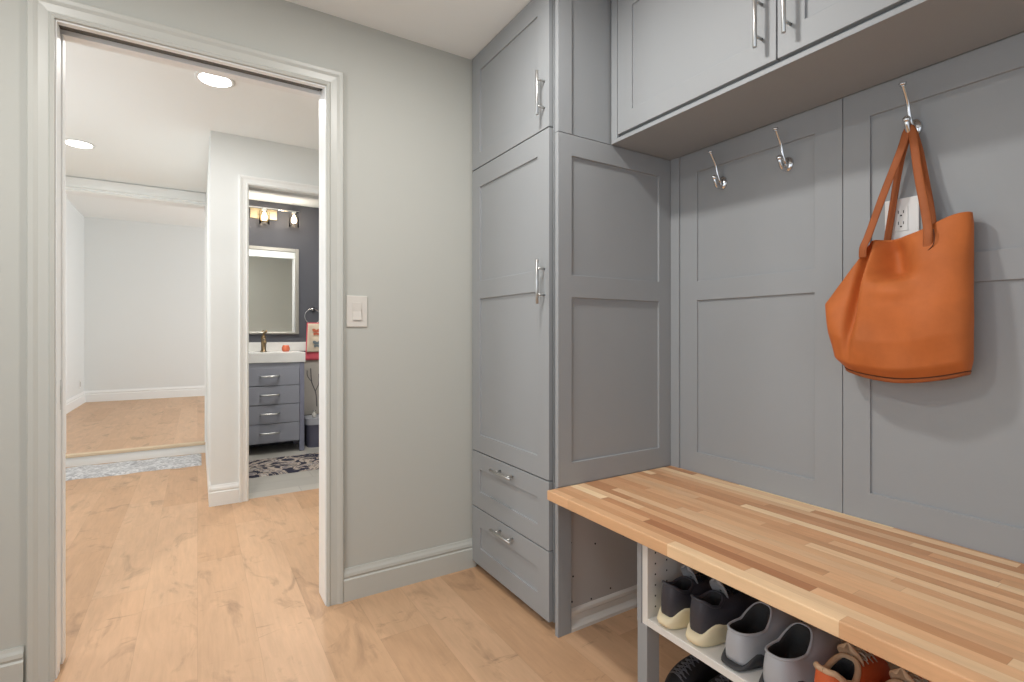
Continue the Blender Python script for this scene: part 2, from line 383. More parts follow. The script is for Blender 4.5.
# ------------------------------------------------------------------ bar pulls
def bar_pull(parent, axis, c, length=.168, span=.10, m=None, stand=.034, fx=None):
    """c = centre of the bar on the door face; the bar runs along axis ('z' or 'y') and stands out towards -x"""
    bm = bmesh.new(); c = Vector(c); a = V(0, 0, 1) if axis == 'z' else V(0, 1, 0); o = V(-stand, 0, 0)
    r = .006; e = a*(length/2)
    tube(bm, [c+o-e, c+o-e+a*.0015, c+o+e-a*.0015, c+o+e], [r*.8, r, r, r*.8], 14)
    for s in (-1, 1): tube(bm, [c+a*s*span/2, c+a*s*span/2+o*.9], .0042, 10)
    return obj('handle', bm, M_steel, parent, smooth=True)
def smooth_by_angle(o):
    o.data.set_sharp_from_angle(angle=math.radians(40)) if hasattr(o.data, 'set_sharp_from_angle') else None

# ------------------------------------------------------------------ tall cabinet
XC = 1.12
tall = thing('tall_cabinet', 'floor-to-ceiling grey shaker cabinet with two doors above two drawers', 'cabinet', (1.43, 1.84, 0))
obj('carcass', B((1.142, 1.75, 1.540, 2.176, .03, 2.437), (1.185, 1.75, 1.516, 1.540, .03, 2.437), (1.20, 1.74, 1.53, 2.17, 0, .03)), M_cab, tall, .001)
fx = lambda u, z, d: (XC+d, u, z)
ya, yb_, yc, yd = 1.543, 1.62, 2.09, 2.168
def front(name, zs, cells, z=None):
    bm = bmesh.new(); shaker(bm, fx, [ya, yb_, yc, yd], zs, .019, .007, cells); return obj(name, bm, M_cab, tall, .0012)
h = front('door', [1.900, 1.97, 2.352, 2.436], {(1, 1)}); bar_pull(h, 'z', (XC, 1.572, 2.028))
h = front('door', [.568, .648, 1.283, 1.366, 1.806, 1.895], {(1, 1), (1, 3)}); bar_pull(h, 'z', (XC, 1.572, 1.317))
h = front('drawer', [.304, .382, .486, .563], {(1, 1)}); bar_pull(h, 'y', (XC, 1.85, .524), fx=1)
h = front('drawer', [.036, .117, .215, .299], {(1, 1)}); bar_pull(h, 'y', (XC, 1.85, .263), fx=1)
bm = bmesh.new(); fs = lambda u, z, d: (u, YS+d, z)
shaker(bm, fs, [1.128, 1.192, 1.661, 1.734], [.553, .637, 1.256, 1.34, 1.787, 1.865], .019, .008, {(1, 1), (1, 3)})
obj('cover_panel', bm, M_cab, tall, .0012)
bm = bmesh.new(); shaker(bm, fs, [1.128, 1.192, 1.661, 1.734], [1.867, 1.869, 2.437], .019, .008, {(1, 1)}); obj('cover_panel', bm, M_cab, tall, .0012)
# under the bench only the stile of the cover panel runs on to the floor
obj('stile', B((1.128, 1.19, YS, 1.515, 0, .551)), M_cab, tall, .001)
bm = B((1.19, 1.745, 1.512, 1.5165, .07, .551)); o = obj('side_panel', bm, M_cabin, tall)
bm = bmesh.new()
for (x, z) in ((1.205, .105), (1.21, .20), (1.30, .09), (1.40, .105), (1.32, .30), (1.47, .30), (1.20, .33), (1.37, .42)):
    lathe(bm, [(.0035, 0), (.0035, .002)], (x, 1.5105, z), 'y', 10)
obj('screw_hole', bm, M_hole, tall)['kind'] = 'stuff'
bm = bmesh.new(); prism(bm, [(0, 0), (.020, 0), (.020, .012), (.013, .020), (.006, .030), (.006, .052), (.012, .060), (.012, .072), (.006, .080), (0, .082)], 1.192, 1.74, lambda a, b, d: (d, 1.5155-a, b))
obj('plinth_moulding', bm, M_white, tall)

# ------------------------------------------------------------------ panelling behind the bench
fb = lambda u, z, d: (XB+d, u, z)
def wall_panel(y1, y0, st, zs_low, label):
    bm = bmesh.new(); shaker(bm, fb, [y0, y0+st[1], y1-st[0], y1], [.24, .636, 1.256, 1.335, 1.782, 1.866], .0165, .008, {(1, 1), (1, 3)})
    o = obj('wall_panel', bm, M_cab, None, .0012); tag(o, label, 'wall panel', 'grey shaker panels behind the bench'); return o
wall_panel(1.448, .813, (.086, .085), 0, 'grey shaker wall panel behind the bench, with the two empty hooks')
wall_panel(.811, .176, (.076, .085), 0, 'grey shaker wall panel with outlet and leather bag')
o = obj('filler_strip', B((XB-.006, 1.752, 1.449, 1.494, .0, 1.866)), M_cab, None, .001)
tag(o, 'narrow grey filler strip in the corner between tall cabinet and wall panels', 'filler strip')

# ------------------------------------------------------------------ upper cabinet
XU = 1.388
up = thing('upper_cabinet', 'grey wall cabinet with shaker doors above the coat hooks', 'cabinet', (1.57, .84, 1.866))
obj('carcass', B((XU+.02, 1.75, .176, 1.494, 1.885, 2.437)), M_cab, up, .001)
obj('bottom_panel', B((XU, 1.734, .172, 1.494, 1.8665, 1.8815)), M_cab, up, .001)
obj('filler_strip', B((XU, XU+.02, 1.462, 1.494, 1.8815, 2.437)), M_cab, up, .0008)
fu = lambda u, z, d: (XU+d, u, z)
for (y0, y1, hy) in ((.8235, 1.459, .866), (.178, .8195, .782)):
    bm = bmesh.new(); shaker(bm, fu, [y0, y0+.083, y1-.076, y1], [1.8945, 1.967, 2.358, 2.435], .019, .007, {(1, 1)})
    d = obj('door', bm, M_cab, up, .0012); bar_pull(d, 'z', (XU, hy, 2.022))

# ------------------------------------------------------------------ bench top
bm = B((1.076, 1.734, -.5, 1.4945, .518, .553))
o = obj('bench_top', bm, M_bench, None, .003); tag(o, 'long butcher block bench top against the grey panels', 'bench')

# ------------------------------------------------------------------ shoe cabinet under the bench
XF = 1.13
sh = thing('shoe_cabinet', 'white open shoe cubby on legs under the wooden bench top', 'shoe cabinet', (1.4, .5, 0))
obj('cover_panel', B((XF-.004, 1.70, 1.0835, 1.100, .256, .517)), M_cab, sh, .001)
obj('side_panel', B((XF, 1.70, 1.062, 1.083, .256, .517)), M_white, sh, .001)
obj('side_panel', B((XF, 1.70, -.45, -.43, .256, .517)), M_white, sh, .001)
obj('bottom_panel', B((XF, 1.70, -.43, 1.062, .256, .277)), M_white, sh, .001)
obj('back_panel', B((1.69, 1.70, -.43, 1.062, .277, .517)), M_cabin, sh)
obj('leg', B((XF-.002, XF+.05, 1.062, 1.100, 0, .256)), M_cab, sh, .001)
for (x, y) in ((1.64, 1.062), (XF+.0, -.45), (1.64, -.45)):
    obj('leg', B((x, x+.05, y, y+.038, 0, .256)), M_cab, sh, .001)
bm = bmesh.new()
for x in (1.163, 1.212):
    for k in range(7): lathe(bm, [(.0028, 0), (.0028, .001)], (x, 1.0614, .305+k*.032), 'y', 8)
obj('peg_hole', bm, M_hole, sh)['kind'] = 'stuff'

# ------------------------------------------------------------------ coat hooks
def coat_hook(y, label):
    x = XB+.008; z = 1.708
    t = thing('coat_hook', label, 'hook', (x, y, z), group='coat hooks on the panelling')
    bm = bmesh.new(); lathe(bm, [(.0, 0), (.019, 0), (.019, -.003), (.0175, -.006), (.013, -.010), (.0, -.0105)], (x, y, z), 'x', 28, 1, 1.35)
    obj('base_plate', bm, M_nick, t, smooth=True)
    bm = bmesh.new(); P = smooth_path([(x-.006, y, z-.002), (x-.022, y, z+.004), (x-.034, y, z+.028), (x-.045, y, z+.060), (x-.066, y, z+.090), (x-.076, y, z+.104)])
    tube(bm, P, [.0082-.0036*min(1, k/14) for k in range(len(P))], 14)
    lathe(bm, [(.0, -.003), (.008, -.002), (.0095, .001), (.0095, .004), (.0, .006)], (x-.077, y, z+.104), 'z', 18)
    obj('upper_prong', bm, M_nick, t, smooth=True)
    bm = bmesh.new(); P = smooth_path([(x-.006, y, z-.006), (x-.022, y, z-.020), (x-.040, y, z-.018), (x-.050, y, z-.002), (x-.053, y, z+.010)])
    tube(bm, P, [.0082-.0018*min(1, k/14) for k in range(len(P))], 14)
    bm2 = bmesh.new(); bmesh.ops.create_uvsphere(bm, u_segments=16, v_segments=10, radius=.0100, matrix=Matrix.Translation((x-.053, y, z+.013)))
    bm2.free(); obj('lower_prong', bm, M_nick, t, smooth=True)
    return t
coat_hook(1.247, 'empty nickel coat hook nearest the tall cabinet')
coat_hook(.990, 'empty nickel coat hook between the corner and the bag')
coat_hook(.625, 'nickel coat hook holding the straps of the orange bag')

# ------------------------------------------------------------------ outlet and light switch
ot = thing('wall_outlet', 'white electrical outlet on the grey panel behind the bag straps', 'outlet', (XB+.008, .655, 1.45))
obj('plate', B((XB+.002, XB+.008, .613, .697, 1.392, 1.513)), M_wplate, ot, .0015)
obj('receptacle', B((XB-.0005, XB+.004, .6385, .6715, 1.418, 1.488)), M_wplate, ot, .0008)
bm = bmesh.new()
for z in (1.437, 1.469):
    box(bm, XB-.0012, XB, .6605, .6622, z, z+.009); box(bm, XB-.0012, XB, .648, .6497, z, z+.008)
    lathe(bm, [(.0024, 0), (.0024, .0012)], (XB-.0012, .655, z-.006), 'x', 10)
obj('slot', bm, M_hole, ot)['kind'] = 'stuff'
sw = thing('light_switch', 'white rocker light switch on the wall beside the pocket doorway', 'light switch', (.575, YD, 1.215))
obj('plate', B((.532, .619, YD-.006, YD, 1.149, 1.281)), M_plate, sw, .002)
bm = bmesh.new(); prism(bm, [(YD-.006, 1.178), (YD-.012, 1.178), (YD-.007, 1.215), (YD-.009, 1.252), (YD-.006, 1.252)], .557, .594, lambda a, b, d: (d, a, b)); obj('rocker', bm, M_plate, sw, .0008)

# ------------------------------------------------------------------ leather tote bag
def leather(name, col, var=.12):
    m, nt, b = newmat(name); L = nt.links
    tc = N(nt, 'ShaderNodeTexCoord')
    n1 = N(nt, 'ShaderNodeTexNoise'); n1.inputs['Scale'].default_value = 9; n1.inputs['Detail'].default_value = 6; n1.inputs['Roughness'].default_value = .6
    n2 = N(nt, 'ShaderNodeTexNoise'); n2.inputs['Scale'].default_value = 320; n2.inputs['Detail'].default_value = 3
    for n in (n1, n2): L.new(tc.outputs['Object'], n.inputs['Vector'])
    r = N(nt, 'ShaderNodeValToRGB'); c = lin(col)
    r.color_ramp.elements[0].position = .3; r.color_ramp.elements[1].position = .7
    r.color_ramp.elements[0].color = tuple(x*(1-var) for x in c[:3])+(1,); r.color_ramp.elements[1].color = tuple(min(1, x*(1+var)) for x in c[:3])+(1,)
    L.new(n1.outputs[0], r.inputs[0]); L.new(r.outputs[0], b.inputs['Base Color'])
    bp = N(nt, 'ShaderNodeBump'); bp.inputs['Strength'].default_value = .18; bp.inputs['Distance'].default_value = .001
    L.new(n2.outputs[0], bp.inputs['Height']); L.new(bp.outputs[0], b.inputs['Normal'])
    b.inputs['Roughness'].default_value = .62; b.inputs['Specular IOR Level'].default_value = .3
    return m
M_tan = leather('tan_suede', (192, 106, 52))
M_tan2 = leather('tan_strap_leather', (164, 92, 50))
M_seam = simple('dark_seam', (84, 44, 24), .8)
def interp(tab, x):
    if x <= tab[0][0]: return tab[0][1]
    for (a, va), (b, vb) in zip(tab, tab[1:]):
        if x <= b: return va+(vb-va)*(x-a)/(b-a)
    return tab[-1][1]
def sstep(a, b, x): t = max(0, min(1, (x-a)/(b-a))); return t*t*(3-2*t)
bag = thing('tote_bag', 'tan orange leather tote bag hanging from the third coat hook', 'bag', (1.68, .64, 1.0))
LT = [(.0, .760), (.05, .782), (.15, .788), (.35, .803), (.48, .812), (.62, .785), (.80, .745), (1, .698)]
RT = [(.0, .470), (.06, .462), (.3, .460), (.7, .463), (.92, .466), (1, .470)]
def zbot(y): return 1.004 + .030*((y-.62)/.15)**2*.9
def ztop(y): return 1.392 + .030*sstep(.62, .47, y) + .004*sstep(.66, .70, y)
NB, NR = 160, 64
def bag_ring(v, inner=0):
    yl, yr = interp(LT, v), interp(RT, v); yc_, a = (yl+yr)/2, (yl-yr)/2
    xb = 1.731-.0; bfront = interp([(0, .095), (.06, .120), (.25, .132), (.5, .122), (.75, .100), (1, .066)], v)
    row = []
    for i in range(NB):
        t = 2*PI*i/NB; cx, sx = math.cos(t), math.sin(t)
        ex = .62 if v > .1 else .62
        y = yc_ + a*math.copysign(abs(cx)**ex, cx)
        s = math.copysign(abs(sx)**.72, sx)      # +1 = wall side
        x = xb - bfront/2 + s*bfront/2
        z = zbot(y) + v*(ztop(y)-zbot(y))
        if s < 0:
            w = -s
            # left quarter folded back behind the front panel
            yc2 = .694 + .020*(1-v)
            x += w*.040*sstep(yc2-.004, yc2+.010, y)*sstep(.25, .75, v)
            x += w*.030*math.exp(-((y-(yc2+.016))/.012)**2)*sstep(.0, .4, v)
            # slack of the front sinking in below the rim, ending in a rolled fold
            yc3 = .632 + (z-1.30)*.22
            x += w*.074*math.exp(-((y-yc3)/.040)**2)*sstep(1.262, 1.296, z)*(1-.35*sstep(1.35, 1.40, z))
            x -= w*.012*math.exp(-((y-yc3+.004)/.045)**2-((z-1.240)/.022)**2)
            x += w*.006*math.sin(y*46+z*21)*(1-v)*.8 + w*.003*math.sin(y*23-z*34)
        row.append(V(x, y, z))
    for p in row: p.y += DY; p.z += .012*sstep(.60, .50, p.y)*v - .006*(1-v)
    return row
DY = .016
bm = bmesh.new()
rows = [bag_ring(k/NR) for k in range(NR+1)]
# inward lip and lining
rows_in = []
for k in range(2):
    r = rows[NR-k]; c = sum(r, V(0, 0, 0))/len(r)
    rows_in.append([p + (V(c.x, c.y, p.z)-p).normalized()*.003 for p in r])
grid_surface(bm, rows+rows_in)
obj('body', bm, M_tan, bag, smooth=True)
# base gusset
bm = bmesh.new(); r0 = rows[0]; c = V(1.675, .625, 0)
g = []
for s, dz in ((1.0, .0), (1.004, -.004), (.99, -.010), (.9, -.014), (.6, -.015), (.2, -.015)):
    g.append([V(c.x+(p.x-c.x)*s, c.y+(p.y-c.y)*s, p.z+dz) for p in r0])
grid_surface(bm, g, True, False, True); obj('base', bm, M_tan2, bag, smooth=True)
bm = bmesh.new(); ring = [p+V(-.0005, 0, -.001) for p in r0]; tube(bm, ring+[ring[0]], .0016, 6, False); obj('seam', bm, M_seam, bag, smooth=True)
# straps: four ends, two loops over the lower prong of the hook
HX, HY, HZ = 1.715, .617, 1.698
def strap(pts, w=.0105, th=.0024):
    bm = bmesh.new(); pts = [(p[0], p[1]+(.008 if p[2] > 1.6 else DY-.004), p[2]) for p in pts]; P = smooth_path(pts, 8); tube(bm, P, 1, 12, True, (w, th, V(0, .95, .1))); return obj('strap', bm, M_tan2, bag, smooth=True)
strap([(1.672, .716, 1.345), (1.668, .712, 1.375), (1.672, .700, 1.41), (1.684, .668, 1.52), (1.697, .634, 1.64), (1.700, .622, 1.685), (1.701, .616, 1.696), (1.701, .610, 1.690), (1.697, .603, 1.66), (1.688, .585, 1.56), (1.668, .563, 1.455), (1.652, .552, 1.408), (1.645, .549, 1.378), (1.646, .551, 1.345)])
strap([(1.726, .678, 1.35), (1.726, .676, 1.38), (1.724, .664, 1.46), (1.716, .640, 1.60), (1.710, .624, 1.675), (1.709, .616, 1.699), (1.710, .608, 1.685), (1.714, .594, 1.62), (1.722, .574, 1.50), (1.727, .566, 1.42), (1.727, .566, 1.36)], .0095)
# curved stitch lines where the straps join the body
bm = bmesh.new(); tube(bm, smooth_path([(1.6450, 0.5490, 1.3950), (1.6410, 0.5460, 1.3750), (1.6405, 0.5475, 1.3550), (1.6405, 0.5560, 1.3430), (1.6410, 0.5650, 1.3360)]), .0012, 6); obj('stitching', bm, M_seam, bag, smooth=True)

# ------------------------------------------------------------------ shoes
M_navy = simple('navy_leather', (58, 58, 66), .42, bump=.25, bscale=180, var=.1)
M_cream = simple('cream_rubber', (236, 222, 186), .55, bump=.1, bscale=60, var=.06)
M_ling = simple('grey_mesh_lining', (158, 158, 160), .8, bump=.4, bscale=400)
M_black = simple('black_textile', (26, 26, 30), .6, bump=.4, bscale=260, var=.2)
M_blackr = simple('black_rubber', (34, 34, 38), .5, bump=.1, bscale=90)
M_clog = simple('grey_eva_foam', (176, 179, 184), .5, bump=.08, bscale=120, var=.04)
M_clogd = simple('dark_clog_lining', (44, 44, 44), .75, bump=.3, bscale=200)
M_clogs = simple('charcoal_outsole', (66, 66, 68), .65, bump=.2, bscale=60)
M_orng = simple('orange_mesh', (206, 96, 48), .6, bump=.3, bscale=260, var=.12)
M_beige = simple('beige_collar', (206, 172, 138), .65, bump=.3, bscale=220)
M_lace = simple('pale_lace', (196, 186, 168), .7, bump=.4, bscale=500)
M_glace = simple('grey_lace', (96, 96, 102), .45, bump=.4, bscale=500)
M_blace = simple('black_lace', (30, 30, 34), .6, bump=.4, bscale=500)
M_whit = simple('white_midsole', (224, 222, 218), .5, bump=.1, bscale=60)
def make_shoe(name, label, cat, group, loc, rz, L=.29, W=.05, m_up=None, m_in=None, m_sole=None, m_tongue=None, m_lace=None,
              heel_h=.1, side_h=.07, front_h=.092, s0=.035, s1=.44, toe_h=.062, sole_h=.03, sole_dip=0, sole_side=0, tongue=.045, laces=4, rim=None, heelpatch=None, lace0=.74):
    t = thing(name, label, cat, loc, rz, group)
    n = 48
    def outline(ph, k=1.0):
        s = (1-math.cos(ph))/2; w = (.86 + .16*sstep(.3, .7, s) - .08*sstep(.75, 1, s))*W*abs(math.sin(ph))**(.50+.12*s)
        return (L*(.5+(s-.5)*k), math.copysign(w*k, math.sin(ph)) - .10*W*math.sin(s*PI), s)
    def rimp(ph):
        s = (1-math.cos(ph))/2
        x = L*(s0+(s1-s0)*s); y = math.copysign(W*(.64+.02*s)*abs(math.sin(ph))**.65, math.sin(ph))
        hgt = interp([(0, heel_h), (.06, heel_h*.995), (.3, side_h+.35*(heel_h-side_h)), (.6, side_h), (.85, side_h+.6*(front_h-side_h)), (1, front_h)], s)
        return V(x, y, hgt)
    PH = [2*PI*i/n for i in range(n)]
    z0 = sole_h*.7
    def bez(ph, tt, off=0):
        x, y, s = outline(ph, .97); b = V(x, y, z0); r = rimp(ph)
        toe = sstep(.35, .8, s)
        c = V(x+(-.006 if s < .3 else 0)*1, y*1.03, (1-toe)*(z0+(r.z-z0)*.6) + toe*(z0+toe_h))
        c.x += toe*.0
        return b*(1-tt)**2 + c*(2*tt*(1-tt)) + r*tt*tt
    bm = bmesh.new(); K = 11
    grid_surface(bm, [[bez(ph, k/K) for ph in PH] for k in range(K+1)], True, True, False)
    up_ = obj('upper', bm, m_up, t, smooth=True, local=True)
    bm = bmesh.new(); rws = []
    for kk, (sc_, dz) in enumerate(((1, 0), (.97, .0025), (.90, .001), (.84, -.012), (.84, -.04), (.8, -.07), (.3, -.075))):
        rws.append([(lambda r: V(L*(s0+s1)/2+(r.x-L*(s0+s1)/2)*sc_, r.y*sc_, max(z0+.006+.001*kk, r.z+dz)))(rimp(ph)) for ph in PH])
    grid_surface(bm, rws, True, False, True, flip=True); obj('lining', bm, m_in, t, smooth=True, local=True)
    if rim:
        bm = bmesh.new(); pts = [rimp(ph)+V(0, 0, .001) for ph in PH]; tube(bm, pts+[pts[0]], rim[0], 8, False); obj('collar', bm, rim[1], t, smooth=True, local=True)
    bm = bmesh.new(); rws = []
    for sc_, zf in ((.90, 0), (.97, .002), (1.03, .25), (1.05, .55), (1.03, .85), (.99, 1.0), (.93, 1.0)):
        row = []
        for ph in PH:
            x, y, s = outline(ph, sc_)
            hs = sole_h + sole_side*math.exp(-((s-.16)/.09)**2) - sole_dip*math.exp(-(s/.05)**2) - .006*sstep(.5, 1, s)
            row.append(V(x - (.006 if s < .1 and sole_side else 0)*math.sin(min(1, zf)*PI), y, zf*hs if zf > .01 else zf))
        rws.append(row)
    grid_surface(bm, rws, True, True, True); obj('sole', bm, m_sole, t, smooth=True, local=True)
    if heelpatch:
        bm = bmesh.new(); rws = []
        for k in range(8):
            row = []
            for i in range(25):
                a = (i-12)/12; ph = a*.62; hh = .004+(.034*(1-.55*abs(a)**2)-.010*math.exp(-(a/.3)**2))*k/7
                x, y, s = outline(ph if ph >= 0 else ph+2*PI, 1.065+.006*math.sin(k/7*PI)); row.append(V(x-.0015, y, hh))
            rws.append(row)
        grid_surface(bm, rws, False); obj('heel_guard', bm, heelpatch, t, smooth=True, local=True, solid=.002)
    if tongue:
        bm = bmesh.new(); fr = rimp(PI); rws = []
        for k in range(8):
            q = k/7; cx = fr.x + .018 - .062*q*.55; cz = fr.z - .012 + (tongue+.012)*q; wdt = (.022+.005*math.sin(q*PI*.8))*math.sqrt(max(.05, 1-max(0, (q-.55)/.45)**2.2))
            rws.append([V(cx - .010*math.cos(a/6*PI-PI/2)*0 - .010*(1-((a-3)/3)**2)*-.6, (a-3)/3*wdt, cz - .010*((a-3)/3)**2*(1 if q < .99 else 2)) for a in range(7)])
        grid_surface(bm, rws, False); obj('tongue', bm, m_tongue or m_in, t, smooth=True, solid=.006, sub=1, local=True)
    if laces:
        bm = bmesh.new()
        for i in range(laces):
            tt = lace0+(.97-lace0)*i/(max(1, laces-1)); c = bez(PI, tt)+V(.004, 0, .003)
            d = .020-.001*i
            tube(bm, smooth_path([(c.x-.004, -d-.006, c.z-.011), (c.x, -d*.6, c.z), (c.x+.002, 0, c.z+.004), (c.x, d*.6, c.z), (c.x-.004, d+.006, c.z-.011)], 4), .0022, 8)
            if i < laces-1:
                c2 = bez(PI, lace0+(.97-lace0)*(i+1)/(laces-1))+V(.004, 0, .004)
                for s in (-1, 1): tube(bm, [(c.x-.002, s*d*.9, c.z-.001), (c2.x-.002, -s*d*.9, c2.z-.001)], .002, 6)
        c = bez(PI, .97)+V(0, 0, .006)
        for s in (-1, 1): tube(bm, smooth_path([(c.x, 0, c.z), (c.x+.004, s*.016, c.z+.012), (c.x+.012, s*.026, c.z-.002), (c.x+.008, s*.012, c.z-.004), (c.x, 0, c.z)], 5), .0019, 6)
        obj('lace', bm, m_lace or m_in, t, smooth=True, local=True)
    return t
SZ = .2775
nav = dict(L=.29, W=.0465, m_up=M_navy, m_in=M_black, m_sole=M_cream, m_tongue=M_ling, m_lace=M_blace, heel_h=.120, side_h=.096, front_h=.112, s1=.36, sole_h=.046, sole_dip=.012, sole_side=.012, tongue=.050, rim=(.004, M_navy))
make_shoe('sneaker', 'navy sneaker with cream sole next to the cubby side panel', 'shoe', 'navy sneakers with cream soles', (1.138, 1.005, SZ), .0, **nav)
make_shoe('sneaker', 'navy sneaker with cream sole standing beside a grey clog', 'shoe', 'navy sneakers with cream soles', (1.142, .907, SZ), .0, **nav)
blk = dict(L=.27, W=.040, m_up=M_black, m_in=M_black, m_sole=M_blackr, m_lace=M_blace, heel_h=.10, side_h=.08, front_h=.095, sole_h=.024, tongue=.04)
g = make_shoe('sneaker', 'black shoe with orange heel patch lying crosswise behind the navy sneakers', 'shoe', None, (1.495, .80, SZ), PI/2, **{**blk, 'L': .245})
bm = bmesh.new(); rws = [[V(-.004+.02*abs(a)**2*.4-.0, a*.014+.006, .03+.05*k/4) for a in (-1, -.5, 0, .5, 1)] for k in range(5)]
grid_surface(bm, rws, False); obj('heel_tab', bm, M_orng, g, solid=.004, local=True, smooth=True)
clg = dict(L=.29, W=.0535, m_up=M_clog, m_in=M_clogd, m_sole=M_clogs, heel_h=.086, side_h=.078, front_h=.116, s0=.03, s1=.50, toe_h=.085, sole_h=.018, sole_dip=.008, sole_side=.020, tongue=0, laces=0, rim=(.0035, M_clog))
make_shoe('clog', 'grey foam clog standing right beside the navy sneakers', 'shoe', 'grey clogs in the cubby', (1.148, .797, SZ), .0, **clg)
make_shoe('clog', 'grey foam clog beside the orange shoe', 'shoe', 'grey clogs in the cubby', (1.138, .688, SZ), .0, **clg)
org = dict(L=.28, W=.046, m_up=M_orng, m_in=M_black, m_sole=M_whit, m_tongue=M_beige, m_lace=M_lace, heel_h=.112, side_h=.074, front_h=.100, sole_h=.034, tongue=.040, rim=(.0065, M_beige))
make_shoe('running_shoe', 'orange running shoe with beige collar beside a grey clog', 'shoe', 'orange running shoes', (1.145, .578, SZ), .0, **org)
make_shoe('running_shoe', 'orange running shoe nearest the right end of the cubby, mostly hidden', 'shoe', 'orange running shoes', (1.145, .474, SZ), .0, **org)
bk2 = dict(L=.28, W=.046, m_up=M_black, m_in=M_black, m_sole=M_blackr, m_lace=M_glace, heel_h=.085, side_h=.066, front_h=.085, sole_h=.022, toe_h=.050, s1=.42, tongue=.03, laces=7, lace0=.52)
make_shoe('sneaker', 'black lace-up shoe on the floor under the cubby, nearer the leg', 'shoe', 'black lace-up shoes on the floor', (1.500, 1.070, 0), PI, **bk2)
make_shoe('sneaker', 'black lace-up shoe on the floor under the cubby, farther from the leg', 'shoe', 'black lace-up shoes on the floor', (1.50, .960, 0), PI, **bk2)

# ------------------------------------------------------------------ hall things
def downlight(x, y, label, z=CEIL):
    t = thing('ceiling_downlight', label, 'ceiling light', (x, y, z), group='recessed ceiling downlights')
    bm = bmesh.new(); lathe(bm, [(.070, -.0005), (.090, -.0005), (.092, -.004), (.086, -.007), (.074, -.006), (.070, -.003)], (x, y, z), 'z', 40); obj('trim_ring', bm, M_wtrim_lit, t, smooth=True)
    bm = bmesh.new(); lathe(bm, [(.0, -.004), (.073, -.004), (.073, -.0072), (.0, -.0075)], (x, y, z), 'z', 40); obj('diffuser', bm, M_led, t)
downlight(.077, 3.045, 'round recessed ceiling light above the hall, nearer the doorway')
downlight(-.70, 4.575, 'round recessed ceiling light at the far left of the hall ceiling')
downlight(.75, 4.55, 'unseen round recessed ceiling light added to brighten the bathroom')  # made-up lamp out of view, brightens the vanity front and rug
# rug in front of the step
def rug_mat(name, cols, sc1, sc2, thr=(.42, .58)):
    m, nt, b = newmat(name); L = nt.links; tc = N(nt, 'ShaderNodeTexCoord')
    n = N(nt, 'ShaderNodeTexNoise'); n.inputs['Scale'].default_value = sc1; n.inputs['Detail'].default_value = 5; n.inputs['Distortion'].default_value = 1.6
    r = N(nt, 'ShaderNodeValToRGB'); e = r.color_ramp.elements
    while len(e) < len(cols): e.new(.5)
    for i, c in enumerate(cols): e[i].position = thr[0]+(thr[1]-thr[0])*i/(len(cols)-1); e[i].color = lin(c)
    L.new(tc.outputs['Object'], n.inputs['Vector']); L.new(n.outputs[0], r.inputs[0]); L.new(r.outputs[0], b.inputs['Base Color'])
    n2 = N(nt, 'ShaderNodeTexNoise'); n2.inputs['Scale'].default_value = sc2; bp = N(nt, 'ShaderNodeBump'); bp.inputs['Strength'].default_value = .8; bp.inputs['Distance'].default_value = .01
    L.new(tc.outputs['Object'], n2.inputs['Vector']); L.new(n2.outputs[0], bp.inputs['Height']); L.new(bp.outputs[0], b.inputs['Normal'])
    b.inputs['Roughness'].default_value = .95; b.inputs['Specular IOR Level'].default_value = .1
    return m
def rug(name, x0, x1, y0, y1, h, m, label, wob=.01, nx=60, ny=14):
    bm = bmesh.new(); top = []
    for j in range(ny+1):
        row = []
        for i in range(nx+1):
            u, v = i/nx, j/ny
            e = min(1, min(u*nx, (1-u)*nx, v*ny, (1-v)*ny)/1.2)
            row.append(V(x0+(x1-x0)*u, y0+(y1-y0)*v + wob*math.sin(u*19)*(1-v) + wob*.5*math.sin(u*47+1)*(1-v), .001+h*e*(.8+.2*math.sin(u*31+v*9))))
        top.append(row)
    grid_surface(bm, top, False)
    bot = [[V(p.x, p.y, .0008) for p in r] for r in top]
    grid_surface(bm, bot, False, flip=True)
    bmesh.ops.remove_doubles(bm, verts=bm.verts, dist=1e-5)
    o = obj(name, bm, m, None, smooth=True); tag(o, label, 'rug'); return o
rug('hall_rug', -1.35, .03, 5.06, 5.535, .018, rug_mat('grey_shag', [(172, 172, 175), (200, 200, 202), (226, 226, 227)], 22, 140, (.36, .62)), 'grey and white textured rug at the foot of the step in the hall', .012)
rug('bath_rug', .28, 1.25, 4.40, 5.02, .012, rug_mat('bath_rug_pattern', [(58, 58, 72), (66, 66, 80), (200, 186, 172), (186, 172, 160), (92, 92, 108), (204, 196, 188)], 7, 160, (.40, .64)), 'dark bathroom rug with a cream swirl pattern in front of the vanity', .0)
fo = thing('wall_outlet', 'small white outlet low on the left wall of the far empty room', 'outlet', (-1.43, 9.40, .40))
obj('plate', B((-1.43, -1.423, 9.35, 9.45, .34, .46)), M_wplate, fo, .002); obj('receptacle', B((-1.423, -1.420, 9.38, 9.42, .365, .435)), M_cabin, fo, .001)

